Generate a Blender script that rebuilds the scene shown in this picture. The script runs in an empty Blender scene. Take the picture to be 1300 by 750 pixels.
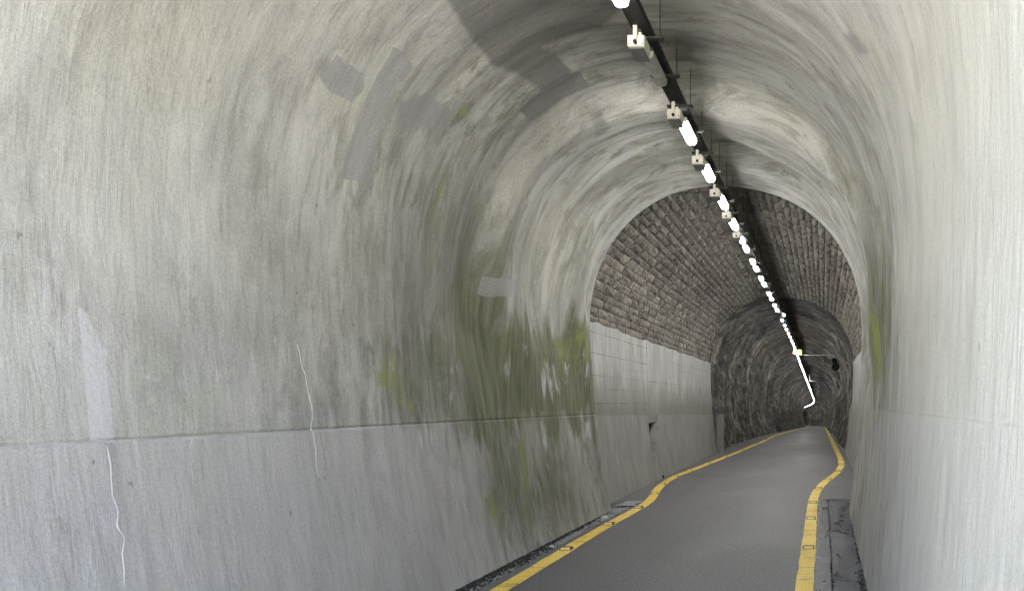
import bpy, bmesh, math, random
import numpy as np
from mathutils import Vector, Matrix
random.seed(7); RNG = np.random.default_rng(11)
SC = bpy.context.scene
COL = SC.collection

# ------------------------------------------------------------------ camera, sky, sun, exposure
EYE = 1.65                      # metres above the road; camera at the origin of x and y, looking along +y
F, VX, VY = 1000.0, 1045.0, 510.0   # focal length and principal point in photo pixels (1300 x 750)
cd = bpy.data.cameras.new('camera'); cam = bpy.data.objects.new('camera', cd); COL.objects.link(cam)
cam.location = (0, 0, EYE); cam.rotation_euler = (math.radians(90), 0, 0)
cd.sensor_fit = 'HORIZONTAL'; cd.sensor_width = 36; cd.lens = 36 * F / 1300
cd.shift_x = -(VX - 650) / 1300; cd.shift_y = (VY - 375) / 1300
cd.clip_start = 0.05; cd.clip_end = 3000
SC.camera = cam

SUN_EL, SUN_AZ = math.radians(58), math.radians(-25)    # sun stands ahead, above the hill
w = bpy.data.worlds.new('World'); SC.world = w; w.use_nodes = True
wn = w.node_tree.nodes; wl = w.node_tree.links
sky = wn.new('ShaderNodeTexSky'); sky.sky_type = 'NISHITA'; sky.sun_disc = False
sky.sun_elevation = SUN_EL; sky.sun_rotation = SUN_AZ; sky.dust_density = 4.0; sky.air_density = 1.0; sky.ozone_density = 0.6
wl.new(sky.outputs[0], wn['Background'].inputs[0]); wn['Background'].inputs[1].default_value = 0.068
sd = bpy.data.lights.new('sun', 'SUN'); sd.energy = 5.0; sd.angle = math.radians(0.5); sd.color = (1, .97, .93)
sun = bpy.data.objects.new('sun', sd); COL.objects.link(sun)
sdir = Vector((math.sin(SUN_AZ) * math.cos(SUN_EL), math.cos(SUN_AZ) * math.cos(SUN_EL), math.sin(SUN_EL)))
sun.rotation_euler = sdir.to_track_quat('Z', 'Y').to_euler()
SC.view_settings.view_transform = 'Standard'; SC.view_settings.look = 'None'
SC.view_settings.exposure = 4.7; SC.view_settings.gamma = 1
SC.render.engine = 'CYCLES'
cy = SC.cycles
cy.use_denoising = True; cy.max_bounces = 10; cy.diffuse_bounces = 8; cy.glossy_bounces = 3
cy.sample_clamp_indirect = 6; cy.use_light_tree = True; cy.caustics_reflective = False
LAMP_POWER = 4.6

# ------------------------------------------------------------------ helpers
def link_mesh(name, me, mat=None, parent=None, smooth=False):
    o = bpy.data.objects.new(name, me); COL.objects.link(o)
    if mat:
        if not me.materials: me.materials.append(mat)
    if parent: o.parent = parent
    if smooth: me.polygons.foreach_set('use_smooth', [True] * len(me.polygons))
    return o
def obj(name, bm, mat=None, parent=None, smooth=False):
    me = bpy.data.meshes.new(name); bm.to_mesh(me); bm.free()
    return link_mesh(name, me, mat, parent, smooth)
def tag(o, label=None, cat=None, group=None, kind=None):
    if label: o['label'] = label
    if cat: o['category'] = cat
    if group: o['group'] = group
    if kind: o['kind'] = kind
    return o
def empty(name, loc=(0, 0, 0)):
    o = bpy.data.objects.new(name, None); o.location = loc; COL.objects.link(o); return o
def copy_tree(o, parent=None):
    c = o.copy(); COL.objects.link(c)
    if parent: c.parent = parent
    for ch in list(o.children): copy_tree(ch, c)
    return c
def box(bm, x0, x1, y0, y1, z0, z1):
    v = [bm.verts.new((x, y, z)) for x in (x0, x1) for y in (y0, y1) for z in (z0, z1)]
    for f in ((0,1,3,2),(4,6,7,5),(0,4,5,1),(2,3,7,6),(0,2,6,4),(1,5,7,3)): bm.faces.new([v[i] for i in f])
    return v
def tube(bm, a, b, r, n=8, r2=None):
    a, b = Vector(a), Vector(b); d = (b - a).normalized(); r2 = r if r2 is None else r2
    u = d.orthogonal().normalized(); q = d.cross(u)
    A = []; B = []
    for i in range(n):
        t = 2 * math.pi * i / n; e = u * math.cos(t) + q * math.sin(t)
        A.append(bm.verts.new(a + e * r)); B.append(bm.verts.new(b + e * r2))
    for i in range(n):
        j = (i + 1) % n; bm.faces.new((A[i], A[j], B[j], B[i]))
    bm.faces.new(A[::-1]); bm.faces.new(B)
def bevel(bm, w=.004, seg=1):
    bmesh.ops.bevel(bm, geom=list(bm.edges), offset=w, segments=seg, affect='EDGES', clamp_overlap=True)
def sstep(a, b, x):
    t = np.clip((x - a) / (b - a), 0, 1); return t * t * (3 - 2 * t)
_tab = RNG.random((256, 256))
def vnoise(x, y):
    x = np.asarray(x, float); y = np.asarray(y, float)
    xi = np.floor(x).astype(int); yi = np.floor(y).astype(int); fx = x - xi; fy = y - yi
    fx = fx * fx * (3 - 2 * fx); fy = fy * fy * (3 - 2 * fy)
    g = lambda i, j: _tab[i & 255, j & 255]
    return (g(xi, yi) * (1 - fx) + g(xi + 1, yi) * fx) * (1 - fy) + (g(xi, yi + 1) * (1 - fx) + g(xi + 1, yi + 1) * fx) * fy
def fbm(x, y, o=4):
    s = 0; a = 1; n = 0
    for i in range(o): s = s + a * vnoise(x * 2 ** i + 17 * i, y * 2 ** i + 31 * i); n += a; a *= .5
    return s / n
def grid_mesh(name, P, uv=None, cols=None, flip=False, mat=None, parent=None, smooth=True, link=True):
    """P: (R, C, 3) array -> one quad sheet, with uv in metres and float colour attributes"""
    R, C = P.shape[:2]
    me = bpy.data.meshes.new(name)
    i = np.arange((R - 1) * (C - 1)); r = i // (C - 1); c = i % (C - 1); a = r * C + c
    q = np.stack([a, a + 1, a + C + 1, a + C], 1)
    if flip: q = q[:, ::-1]
    me.vertices.add(R * C); me.vertices.foreach_set('co', P.reshape(-1).astype(np.float32))
    me.loops.add(len(q) * 4); me.polygons.add(len(q))
    me.loops.foreach_set('vertex_index', q.reshape(-1).astype(np.int32))
    me.polygons.foreach_set('loop_start', np.arange(len(q), dtype=np.int32) * 4)
    me.polygons.foreach_set('loop_total', np.full(len(q), 4, np.int32))
    me.polygons.foreach_set('use_smooth', np.full(len(q), smooth))
    if uv is not None:
        l = me.uv_layers.new(name='UVMap'); l.data.foreach_set('uv', uv.reshape(-1, 2)[q.reshape(-1)].reshape(-1).astype(np.float32))
    for nm, A in (cols or {}).items():
        at = me.attributes.new(nm, 'FLOAT_COLOR', 'POINT')
        full = np.ones((R * C, 4), np.float32); full[:, :3] = A.reshape(-1, 3); at.data.foreach_set('color', full.reshape(-1))
    me.update(); me.validate()
    return link_mesh(name, me, mat, parent) if link else me

# ------------------------------------------------------------------ materials
class M:
    def __init__(s, name, rough=.8, spec=.3):
        s.m = bpy.data.materials.new(name); s.m.use_nodes = True; s.t = s.m.node_tree
        s.b = s.t.nodes['Principled BSDF']; s.b.inputs['Roughness'].default_value = rough
        s.b.inputs['Specular IOR Level'].default_value = spec
    def n(s, ty, **k):
        x = s.t.nodes.new(ty)
        for a, v in k.items():
            if a.startswith('i_'):
                key = a[2:].replace('_', ' '); x.inputs[int(key) if key.isdigit() else key].default_value = v
            else: setattr(x, a, v)
        return x
    def l(s, a, b):
        s.t.links.new(a.outputs[0] if hasattr(a, 'outputs') else a, b)
    def math(s, op, a, b=None, c=None, clamp=False):
        x = s.n('ShaderNodeMath', operation=op); x.use_clamp = clamp
        for i, v in enumerate((a, b, c)):
            if v is None: continue
            if isinstance(v, (int, float)): x.inputs[i].default_value = v
            else: s.l(v, x.inputs[i])
        return x.outputs[0]
    def uv(s, sx=1, sy=1, sz=1, src='UV', ox=0, oy=0):
        if src == 'UV': t = s.n('ShaderNodeUVMap').outputs[0]
        else: t = s.n('ShaderNodeTexCoord').outputs['Object']
        if src == 'Flow':      # along the ring as it is; along the tunnel on a slowly widening measure
            p = s.n('ShaderNodeSeparateXYZ'); s.l(s.n('ShaderNodeUVMap').outputs[0], p.inputs[0]); q = s.n('ShaderNodeCombineXYZ')
            s.l(p.outputs[0], q.inputs[0]); s.l(s.math('MULTIPLY', s.math('LOGARITHM', s.math('MAXIMUM', p.outputs[1], .5), math.e), 6.), q.inputs[1]); t = q.outputs[0]
        if src == 'World': t = s.n('ShaderNodeNewGeometry').outputs['Position']
        m = s.n('ShaderNodeMapping'); m.inputs['Scale'].default_value = (sx, sy, sz); m.inputs['Location'].default_value = (ox, oy, 0)
        s.l(t, m.inputs[0]); return m.outputs[0]
    def noise(s, vec, scale=1, detail=4, rough=.5, dist=0):
        x = s.n('ShaderNodeTexNoise'); x.inputs['Scale'].default_value = scale; x.inputs['Detail'].default_value = detail
        x.inputs['Roughness'].default_value = rough; x.inputs['Distortion'].default_value = dist; s.l(vec, x.inputs[0]); return x.outputs[0]
    def ramp(s, fac, *stops, interp='LINEAR'):
        r = s.n('ShaderNodeValToRGB'); r.color_ramp.interpolation = interp; e = r.color_ramp.elements
        while len(e) < len(stops): e.new(.5)
        for i, (p, c) in enumerate(stops):
            e[i].position = p; e[i].color = (c, c, c, 1) if isinstance(c, (int, float)) else (*c, 1)
        s.l(fac, r.inputs[0]); return r.outputs[0]
    def mix(s, fac, a, b, mode='MIX'):
        x = s.n('ShaderNodeMix', data_type='RGBA', blend_type=mode); x.clamp_factor = True
        for i, v in ((0, fac), (6, a), (7, b)):
            if isinstance(v, (int, float)): x.inputs[i].default_value = v if i == 0 else (v, v, v, 1)
            elif isinstance(v, tuple): x.inputs[i].default_value = (*v, 1)
            else: s.l(v, x.inputs[i])
        return x.outputs[2]
    def attr(s, name):
        a = s.n('ShaderNodeAttribute', attribute_name=name); p = s.n('ShaderNodeSeparateColor'); s.l(a.outputs[0], p.inputs[0])
        return p.outputs
    def bump(s, h, strength=.5, dist=.01, normal=None):
        x = s.n('ShaderNodeBump'); x.inputs['Strength'].default_value = strength; x.inputs['Distance'].default_value = dist
        s.l(h, x.inputs['Height'])
        if normal is not None: s.l(normal, x.inputs['Normal'])
        return x.outputs[0]
    def out(s, color=None, normal=None, rough=None):
        if color is not None:
            if isinstance(color, tuple): s.b.inputs['Base Color'].default_value = (*color, 1)
            else: s.l(color, s.b.inputs['Base Color'])
        if normal is not None: s.l(normal, s.b.inputs['Normal'])
        if rough is not None: s.l(rough, s.b.inputs['Roughness'])
        return s.m

def lining_material(name, base=(.475, .475, .45), stain_shade=True):
    m = M(name, .75, .35)
    # u = distance round the ring, v = distance along the tunnel: runs of water and trowel marks follow u
    broad = m.noise(m.uv(.55, .9), 1, 5, .55, .6)
    runs = m.noise(m.uv(.5, 3.2, src='Flow'), 1, 7, .66, .35)
    fine = m.noise(m.uv(1.6, 11, src='Flow'), 1, 7, .66, .25)
    hair = m.noise(m.uv(4.5, 42, src='Flow'), 1, 5, .7, .6)
    slant = m.noise(m.uv(1.5, 4.5, src='Flow', ox=40), 1, 8, .7, .5)
    c = m.mix(m.ramp(broad, (.3, 0.), (.72, 1.)), tuple(x * .80 for x in base), tuple(x * 1.12 for x in base))
    warm = m.noise(m.uv(.7, 1.3, ox=7), 1, 4, .5, .8)
    c = m.mix(m.ramp(warm, (.5, 0.), (.75, .55)), c, (base[0] * 1.0, base[1] * 1.0, base[2] * .88))
    sv = m.n('ShaderNodeSeparateXYZ'); m.l(m.n('ShaderNodeUVMap'), sv.inputs[0])
    far = m.ramp(m.math('DIVIDE', sv.outputs[1], 10.), (.42, .12), (.66, 1.))       # the streaks begin some metres in
    cloud = m.noise(m.uv(1.5, 2.0, ox=5), 1, 8, .70, .8)
    c = m.mix(m.ramp(cloud, (.36, .42), (.52, 0.)), c, (.27, .265, .245))
    cloud2 = m.noise(m.uv(3.5, 4.5, ox=65), 1, 8, .74, .6)
    c = m.mix(m.ramp(cloud2, (.54, 0.), (.68, .45)), c, (.57, .57, .545))
    c = m.mix(m.math('MULTIPLY', far, m.ramp(runs, (.38, .62), (.57, 0.))), c, (.225, .22, .19))
    c = m.mix(m.math('MULTIPLY', far, m.ramp(fine, (.38, .55), (.50, 0.))), c, (.17, .165, .14))
    iso = m.ramp(m.noise(m.uv(7, 9, src='Flow', ox=70), 1, 6, .75), (.38, .25), (.60, 1.))
    c = m.mix(m.math('MULTIPLY', m.math('MULTIPLY', far, iso), m.ramp(slant, (.40, .8), (.50, 0.))), c, (.15, .148, .125))
    c = m.mix(m.math('MULTIPLY', far, m.ramp(hair, (.56, 0.), (.74, .36))), c, (.58, .58, .56))
    c = m.mix(m.ramp(slant, (.58, 0.), (.72, .5)), c, (.54, .54, .52))
    if stain_shade:
        g, d, l = m.attr('stain_shade')[:3]
        blue, yel, lichen = m.attr('stain_daylight')[:3]
        # cool grey skim coat / warm pale tone, partly daylight put into the colour
        c = m.mix(m.math('MULTIPLY', blue, .75), c, m.mix(fine, (.41, .397, .40), (.505, .492, .495)))
        c = m.mix(m.math('MULTIPLY', yel, .6), c, (.55, .545, .475))
        dk = m.math('MULTIPLY', d, m.ramp(runs, (.25, 1.0), (.75, .7)))
        c = m.mix(dk, c, m.mix(fine, (.11, .108, .10), (.20, .196, .185)))
        brk = m.noise(m.uv(.9, 4.2, src='Flow', ox=3), 1, 8, .70, 1.0)
        gm = m.ramp(m.math('ADD', m.math('MULTIPLY', g, .95), m.math('MULTIPLY', m.math('SUBTRACT', brk, .5), 2.0)), (.22, 0.), (.85, .92))
        c = m.mix(gm, c, m.mix(m.ramp(m.noise(m.uv(1.5, 14), 1, 4), (.35, 0.), (.7, 1.)), (.085, .092, .052), (.20, .212, .12)))
        lm = m.ramp(m.math('ADD', lichen, m.math('MULTIPLY', m.math('SUBTRACT', brk, .5), 3.2)), (.5, 0.), (.9, .8))
        c = m.mix(lm, c, (.26, .29, .07))
        brk2 = m.noise(m.uv(1.7, 10, src='Flow', ox=9), 1, 8, .74, .9)
        wm = m.ramp(m.math('ADD', l, m.math('MULTIPLY', m.math('SUBTRACT', brk2, .5), 2.4)), (.50, 0.), (.80, .8))
        c = m.mix(wm, c, (.56, .56, .58))
        ra, rb = m.attr('repair')[:2]
        jag = m.math('MULTIPLY', m.math('SUBTRACT', m.noise(m.uv(14, 14), 1, 3), .5), .5)
        ra = m.ramp(m.math('ADD', ra, jag), (.44, 0.), (.54, 1.)); rb = m.ramp(m.math('ADD', rb, jag), (.44, 0.), (.54, 1.))
        c = m.mix(m.math('MULTIPLY', ra, m.ramp(cloud2, (.35, .62), (.65, .92))), c, m.mix(fine, (.26, .26, .266), (.33, .33, .335)))
        c = m.mix(m.math('MULTIPLY', rb, m.ramp(cloud2, (.35, .5), (.65, .9))), c, m.mix(fine, (.15, .148, .15), (.22, .218, .22)))
    scr = m.noise(m.uv(4.0, 17, src='Flow', ox=44), 1, 7, .74, .6)
    area = m.ramp(m.noise(m.uv(1.1, 1.5, ox=21), 1, 3), (.45, 0.), (.6, 1.))
    c = m.mix(m.math('MULTIPLY', area, m.ramp(scr, (.64, 0.), (.72, .3))), c, (.2, .195, .17))
    c = m.mix(m.ramp(scr, (.28, .5), (.35, 0.)), c, (.56, .56, .55))
    pits = m.noise(m.uv(9, 16), 1, 2, .5)
    c = m.mix(m.ramp(pits, (.22, .7), (.28, 0.)), c, (.16, .155, .13))
    grain = m.noise(m.uv(45, 45), 1, 4, .8)
    c = m.mix(.6, c, m.ramp(grain, (.3, .2), (.7, .6)), 'SOFT_LIGHT')
    grain2 = m.noise(m.uv(120, 120), 1, 3, .8)
    c = m.mix(.55, c, m.ramp(grain2, (.35, .2), (.65, .68)), 'SOFT_LIGHT')
    trowel = m.noise(m.uv(1.6, 9, src='Flow', ox=2), 1, 8, .66, .25)
    ridge = m.noise(m.uv(3.2, 12, src='Flow', ox=12), 1, 7, .72, .7)
    big = m.noise(m.uv(1.3, 2.2, src='Flow', ox=30), 1, 5, .55, .4)
    nrm = m.bump(big, .45, .05)
    nrm = m.bump(m.ramp(trowel, (.35, 0.), (.65, 1.)), .30, .010, nrm)
    nrm = m.bump(m.ramp(ridge, (.61, 0.), (.67, 1.)), .5, .006, nrm)
    nrm = m.bump(m.math('ADD', m.math('MULTIPLY', hair, .3), m.math('MULTIPLY', grain, .8)), .35, .004, nrm)
    return m.out(c, nrm, m.ramp(broad, (.3, .62), (.7, .85)))

def concrete_material(name, c0, c1, streak=6, boards=False):
    m = M(name, .8, .3)
    a = m.noise(m.uv(.9, 1.6), 1, 6, .6, .5); b = m.noise(m.uv(1.2, streak * 3), 1, 5, .6, .3)
    c = m.mix(m.ramp(a, (.3, 0.), (.7, 1.)), c0, c1)
    c = m.mix(m.ramp(b, (.33, .5), (.55, 0.)), c, tuple(x * .6 for x in c0))
    c = m.mix(m.ramp(m.noise(m.uv(1.4, 22, ox=4), 1, 5, .7), (.60, 0.), (.75, .45)), c, (.60, .60, .58))
    if boards:
        u = m.n('ShaderNodeUVMap'); sp = m.n('ShaderNodeSeparateXYZ'); m.l(u, sp.inputs[0])
        h = m.ramp(sp.outputs[0], (1.55 / 4, .55), (2.2 / 4, 0.))     # greener and browner towards its foot
        hx = m.ramp(m.math('DIVIDE', m.math('ADD', sp.outputs[0], m.math('MULTIPLY', a, .5)), 4.), (1.75 / 4, .75), (2.45 / 4, 0.))
        c = m.mix(hx, c, (.17, .17, .135))
    g = m.noise(m.uv(40, 40), 1, 3, .7)
    c = m.mix(.25, c, m.ramp(g, (.3, .25), (.7, .6)), 'SOFT_LIGHT')
    return m.out(c, m.bump(m.math('ADD', g, m.math('MULTIPLY', b, 2)), .4, .006))

def plain(name, c, rough=.5, metal=0, var=.25, scale=12, spec=.4):
    m = M(name, rough, spec); m.b.inputs['Metallic'].default_value = metal
    n = m.noise(m.uv(scale, scale, scale, 'Object'), 1, 4, .6)
    return m.out(m.mix(m.ramp(n, (.3, 0.), (.7, 1.)), tuple(x * (1 - var) for x in c), tuple(min(1, x * (1 + var)) for x in c)), m.bump(n, .15, .002))

MAT = {}
MAT['lining'] = lining_material('sprayed_concrete')
MAT['patch_dark'] = concrete_material('dark_mortar', (.19, .188, .185), (.25, .245, .245))
MAT['patch_grey'] = concrete_material('grey_mortar', (.31, .31, .31), (.38, .38, .38))
MAT['wall_upper'] = concrete_material('board_marked_concrete', (.33, .33, .32), (.50, .50, .49), 3, True)
MAT['wall_lower'] = concrete_material('smooth_concrete', (.24, .24, .23), (.33, .33, .32), 3)
MAT['calcite'] = plain('calcite', (.62, .62, .62), .6)
MAT['white_metal'] = plain('white_painted_steel', (.74, .72, .64), .45, 0, .06)
MAT['grey_metal'] = plain('galvanised_steel', (.20, .20, .19), .5, .3)
MAT['dark_metal'] = plain('sooty_steel', (.04, .039, .037), .85, 0, .25, 12, .15)
MAT['black'] = plain('black_plastic', (.02, .02, .022), .6, 0, .25, 12, .2)
MAT['dull_lamp'] = plain('unlit_diffuser', (.42, .42, .38), .4)

def stone_material():
    m = M('tunnel_stone', .85, .25)
    g = m.n('ShaderNodeNewGeometry'); oi = m.n('ShaderNodeObjectInfo')
    r = m.math('FRACT', m.math('ADD', g.outputs['Random Per Island'], m.math('MULTIPLY', oi.outputs['Random'], 7.31)))
    c = m.ramp(r, (0, (.15, .14, .12)), (.3, (.19, .178, .15)), (.6, (.24, .225, .19)), (.85, (.29, .27, .225)), (1, (.19, .185, .17)))
    n = m.noise(m.uv(5, 5, 5, 'World'), 1, 6, .7, .4)
    c = m.mix(m.ramp(n, (.38, .6), (.58, 0.)), c, (.06, .056, .05))
    n2 = m.noise(m.uv(16, 9, 16, 'World'), 1, 6, .8)
    c = m.mix(m.ramp(n2, (.52, 0.), (.66, .6)), c, (.42, .40, .34))
    c = m.mix(m.ramp(n2, (.34, .6), (.44, 0.)), c, (.05, .047, .042))
    # lamp soot over the crown: a stain fixed to the place
    sp = m.n('ShaderNodeSeparateXYZ'); m.l(g.outputs['Position'], sp.inputs[0])
    s = m.math('ADD', sp.outputs[2], m.math('MULTIPLY', m.math('SUBTRACT', m.noise(m.uv(.8, .8, .8, 'World'), 1, 4), .5), 1.4))
    s = m.math('SUBTRACT', s, 4.0)
    c = m.mix(m.ramp(s, (0., 0.), (.75, .55)), c, (.05, .048, .045))
    return m.out(c, m.bump(m.math('ADD', n2, n), .9, .03))
MAT['stone'] = stone_material()
def rock_material():
    m = M('bare_rock', .7, .4)
    n = m.noise(m.uv(.7, 3.6, src='Flow'), 1, 9, .76, .2)
    c = m.ramp(n, (.34, (.018, .018, .018)), (.43, (.08, .077, .069)), (.52, (.21, .20, .17)), (.61, (.46, .43, .36)))
    n2 = m.noise(m.uv(2.4, 10.0, src='Flow'), 1, 7, .8, .2)
    c = m.mix(m.ramp(n2, (.54, 0.), (.64, .75)), c, (.44, .42, .35))
    c = m.mix(m.ramp(n2, (.38, .95), (.50, 0.)), c, (.012, .012, .012))
    sp = m.n('ShaderNodeSeparateXYZ'); m.l(m.n('ShaderNodeUVMap').outputs[0], sp.inputs[0])
    bd = m.noise(m.uv(.14, 7.5, src='Flow', ox=5), 1, 5, .7, .25)  # both ring bands put the shading of lamp-lit ribs into the colour
    c = m.mix(m.ramp(bd, (.42, .7), (.54, 0.)), c, (.018, .018, .019))
    bd2 = m.noise(m.uv(.3, 1.1, src='Flow', ox=15), 1, 4, .6, .3)
    c = m.mix(m.ramp(bd2, (.38, .6), (.55, 0.)), c, (.03, .03, .032))
    so = m.math('ADD', m.math('ABSOLUTE', m.math('SUBTRACT', sp.outputs[0], 6.5)), m.math('MULTIPLY', m.math('SUBTRACT', n, .5), 2.5))
    c = m.mix(m.ramp(m.math('DIVIDE', so, 5.), (.18, .6), (.40, 0.)), c, (.025, .025, .026))
    return m.out(c, m.bump(m.math('ADD', n2, m.math('MULTIPLY', n, 2)), 1., .06))
MAT['rock'] = rock_material()
def mortar_material():
    m = M('dark_joint_mortar', .9, .2)
    return m.out(m.mix(m.noise(m.uv(6, 6, 6, 'World'), 1, 4), (.03, .028, .025), (.08, .075, .065)))
MAT['joint'] = mortar_material()
def asphalt_material():
    m = M('asphalt', .62, .45)
    a = m.noise(m.uv(.5, .25, 1, 'World'), 1, 5, .6, .6); g = m.noise(m.uv(38, 22, 38, 'World'), 1, 5, .85)
    t = m.noise(m.uv(2.5, .35, 1, 'World'), 1, 4, .6)
    c = m.mix(m.ramp(a, (.3, 0.), (.7, 1.)), (.094, .093, .097), (.128, .127, .131))
    c = m.mix(m.ramp(t, (.55, 0.), (.8, .5)), c, (.088, .087, .087))
    c = m.mix(m.ramp(g, (.53, 0.), (.66, .75)), c, (.24, .24, .245))
    c = m.mix(m.ramp(g, (.34, .8), (.46, 0.)), c, (.02, .02, .023))
    sc = m.noise(m.uv(.9, 9, 1, 'World'), 1, 4, .7, .3)
    c = m.mix(m.ramp(sc, (.70, 0.), (.76, .6)), c, (.2, .2, .2))
    return m.out(c, m.bump(g, .5, .006), m.ramp(a, (.3, .5), (.7, .7)))
MAT['asphalt'] = asphalt_material()
def yellow_material():
    m = M('worn_yellow_paint', .6, .4)
    g = m.noise(m.uv(45, 35, 45, 'World'), 1, 4, .8); a = m.noise(m.uv(2, 13, 1, 'World'), 1, 7, .75, .3); b = m.noise(m.uv(1.5, 1.0, 1, 'World'), 1, 4)
    c = m.mix(m.ramp(b, (.35, 0.), (.65, 1.)), (.80, .56, .085), (.88, .66, .15))
    c = m.mix(m.ramp(a, (.60, 0.), (.72, .65)), c, (.80, .68, .34))
    c = m.mix(m.ramp(a, (.37, .95), (.43, 0.)), c, (.13, .11, .07))
    c = m.mix(m.ramp(g, (.36, .75), (.46, 0.)), c, (.22, .17, .06))
    return m.out(c, m.bump(g, .4, .004))
MAT['yellow'] = yellow_material()
def wet_material(name, c0, c1, r0, r1):
    m = M(name, .3, .5)
    a = m.noise(m.uv(4, 1.2, 1, 'World'), 1, 6, .65, .8); g = m.noise(m.uv(50, 50, 50, 'World'), 1, 3, .7)
    c = m.mix(m.ramp(a, (.35, 0.), (.65, 1.)), c0, c1)
    c = m.mix(m.ramp(g, (.6, 0.), (.75, .4)), c, (.3, .3, .3))
    return m.out(c, m.bump(m.math('ADD', g, m.math('MULTIPLY', a, 2)), .25, .006), m.ramp(a, (.35, r0), (.65, r1)))
MAT['gutter'] = wet_material('wet_gutter', (.14, .15, .16), (.30, .32, .34), .25, .6)
MAT['channel'] = wet_material('wet_channel', (.040, .046, .058), (.064, .072, .088), .22, .5)
MAT['debris'] = plain('dark_debris', (.035, .033, .028), .9, 0, .5, 40)
MAT['pale_stone'] = plain('pale_stone', (.55, .53, .50), .85)
MAT['ground'] = plain('gravelly_ground', (.45, .43, .385), .95, 0, .25, .4)
def leaf_material():
    m = M('grass_slope', .9, .2)
    return m.out(m.mix(m.noise(m.uv(1.5, 1.5, 1.5, 'World'), 1, 6, .7), (.05, .08, .03), (.13, .16, .07)))
MAT['grass'] = leaf_material()
def emis(name, c, s):
    m = M(name, .4); m.b.inputs['Base Color'].default_value = (.8, .8, .8, 1)
    m.b.inputs['Emission Color'].default_value = (*c, 1); m.b.inputs['Emission Strength'].default_value = s; return m.m
MAT['lit'] = emis('lit_diffuser', (1, .975, .94), LAMP_POWER)
MAT['lit_far'] = emis('lit_diffuser_far', (1, .975, .94), LAMP_POWER * 1.95)
MAT['amber'] = emis('lit_amber', (1, .40, .05), .8)
MAT['stud_body'] = plain('stud_plastic', (.07, .055, .035), .4, 0, .3, 60)
MAT['stud_amber'] = plain('amber_reflector', (1, .72, .30), .15, 0, .1)

# ------------------------------------------------------------------ the course of the tunnel
def drop(d):
    d = np.asarray(d, float)
    s = .027; a, b = 30., 46.
    return np.where(d < a, 0, np.where(d < b, s * (d - a) ** 2 / (2 * (b - a)), s * (d - (a + b) / 2)))
def bend(d):
    d = np.asarray(d, float); return -np.where(d > 128, .00078 * (d - 128) ** 2, 0)

def profile(cx, wb, wm, zs, zc, n, N=400, extra=(), z0=0.0, wr=None):
    """ring outline from left foot over the crown to right foot, resampled by arc length -> x, z, u"""
    zw = np.linspace(z0, zs, 60)
    fl = wb + (wm - wb) * np.sin(np.clip(zw / zs, -.2, 1) * math.pi / 2) ** .85 if z0 >= 0 else np.interp(zw, [z0, zs], [wb, wm])
    th = np.linspace(0, math.pi, 240)[1:-1]
    ax = -np.sign(np.cos(th)) * wm * np.abs(np.cos(th)) ** (2 / n); az = zs + (zc - zs) * np.sin(th) ** (2 / n)
    fr = fl if wr is None else wr + (wm - wr) * np.sin(np.clip(zw / zs, 0, 1) * math.pi / 2) ** .85
    x = np.concatenate([-fl, ax, fr[::-1]]) + cx; z = np.concatenate([zw, az, zw[::-1]])
    u = np.concatenate([[0], np.cumsum(np.hypot(np.diff(x), np.diff(z)))])
    t = np.linspace(0, u[-1], N)
    if len(extra): t = np.unique(np.concatenate([t, np.asarray(extra)]))
    return np.interp(t, u, x), np.interp(t, u, z), t, u[-1], (u, x, z)
def normals(x, z):
    dx = np.gradient(x); dz = np.gradient(z); l = np.hypot(dx, dz); return dz / l, -dx / l     # inward

# ================================================================== SECTION 1: sprayed concrete lining
CX = -1.49; D1 = 12.2; Y0 = 1.25
x0, z0, t0, L1, raw = profile(CX, 1.74, 2.05, 2.62, 4.91, 2.25, wr=1.88)
uL = np.interp(1.463, raw[2][:60], raw[0][:60]); uR = L1 - np.interp(1.57, raw[2][:60], raw[0][:60])
ex = []
for u_, s in ((uL, 1), (uR, -1)): ex += [u_ - s * .010, u_ - s * .004, u_, u_ + s * .004, u_ + s * .014, u_ + s * .02]
X1, Z1, T1, _, _ = profile(CX, 1.74, 2.05, 2.62, 4.91, 2.25, 430, ex, wr=1.88)
NX, NZ = normals(X1, Z1)
k = np.linspace(1 / 2.0, 1 / D1, 330); dd = 1 / k
DD = np.concatenate([np.arange(Y0, 2.0, .07), dd])
def photo(x, y, z): return VX + F * x / y, VY - F * (z - EYE) / y
def lining_disp(T, D, Z):
    """inward displacement of the sprayed surface"""
    hi = sstep(1.5, 2.6, Z)
    LG = np.log(np.maximum(D, .5)); a = (fbm(LG * 8 + .8 * vnoise(T * .55, LG * 3), T * .15, 3) - .5) * .52 * hi * sstep(5.4, 8.0, D)
    a += (np.abs(fbm(LG * 13 + .9 * vnoise(T * .7 + 4, LG * 5), T * .3 + 5, 2) - .5) - .15) * -.12 * hi * sstep(5.2, 8, D)
    a += (fbm(T * 1.1, D * 1.3 + 5, 3) - .5) * .035 * (.35 + hi)
    a += (fbm(T * 3.5, D * 9, 3) - .5) * .012
    return a
Tg, Dg = np.meshgrid(T1, DD); Xg, Zg = np.meshgrid(X1, DD)[0], np.meshgrid(Z1, DD)[0]
NXg, NZg = np.meshgrid(NX, DD)[0], np.meshgrid(NZ, DD)[0]
disp = lining_disp(Tg, Dg, Zg)
disp *= sstep(D1 + .02, D1 - .8, Dg) * .75 + .25
lower = (Tg < uL - .006) | (Tg > uR + .006)
groove = ((Tg > uL - .003) & (Tg < uL + .012)) | ((Tg > uR - .012) & (Tg < uR + .003))
disp = disp + np.where(lower, np.where(Tg > 6, .0, .008), 0) - np.where(groove, .007 * np.where(Tg > 6, .2, 1) * sstep(.42, .5, fbm(Dg * 2, Tg, 2) + .12), 0)
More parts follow.
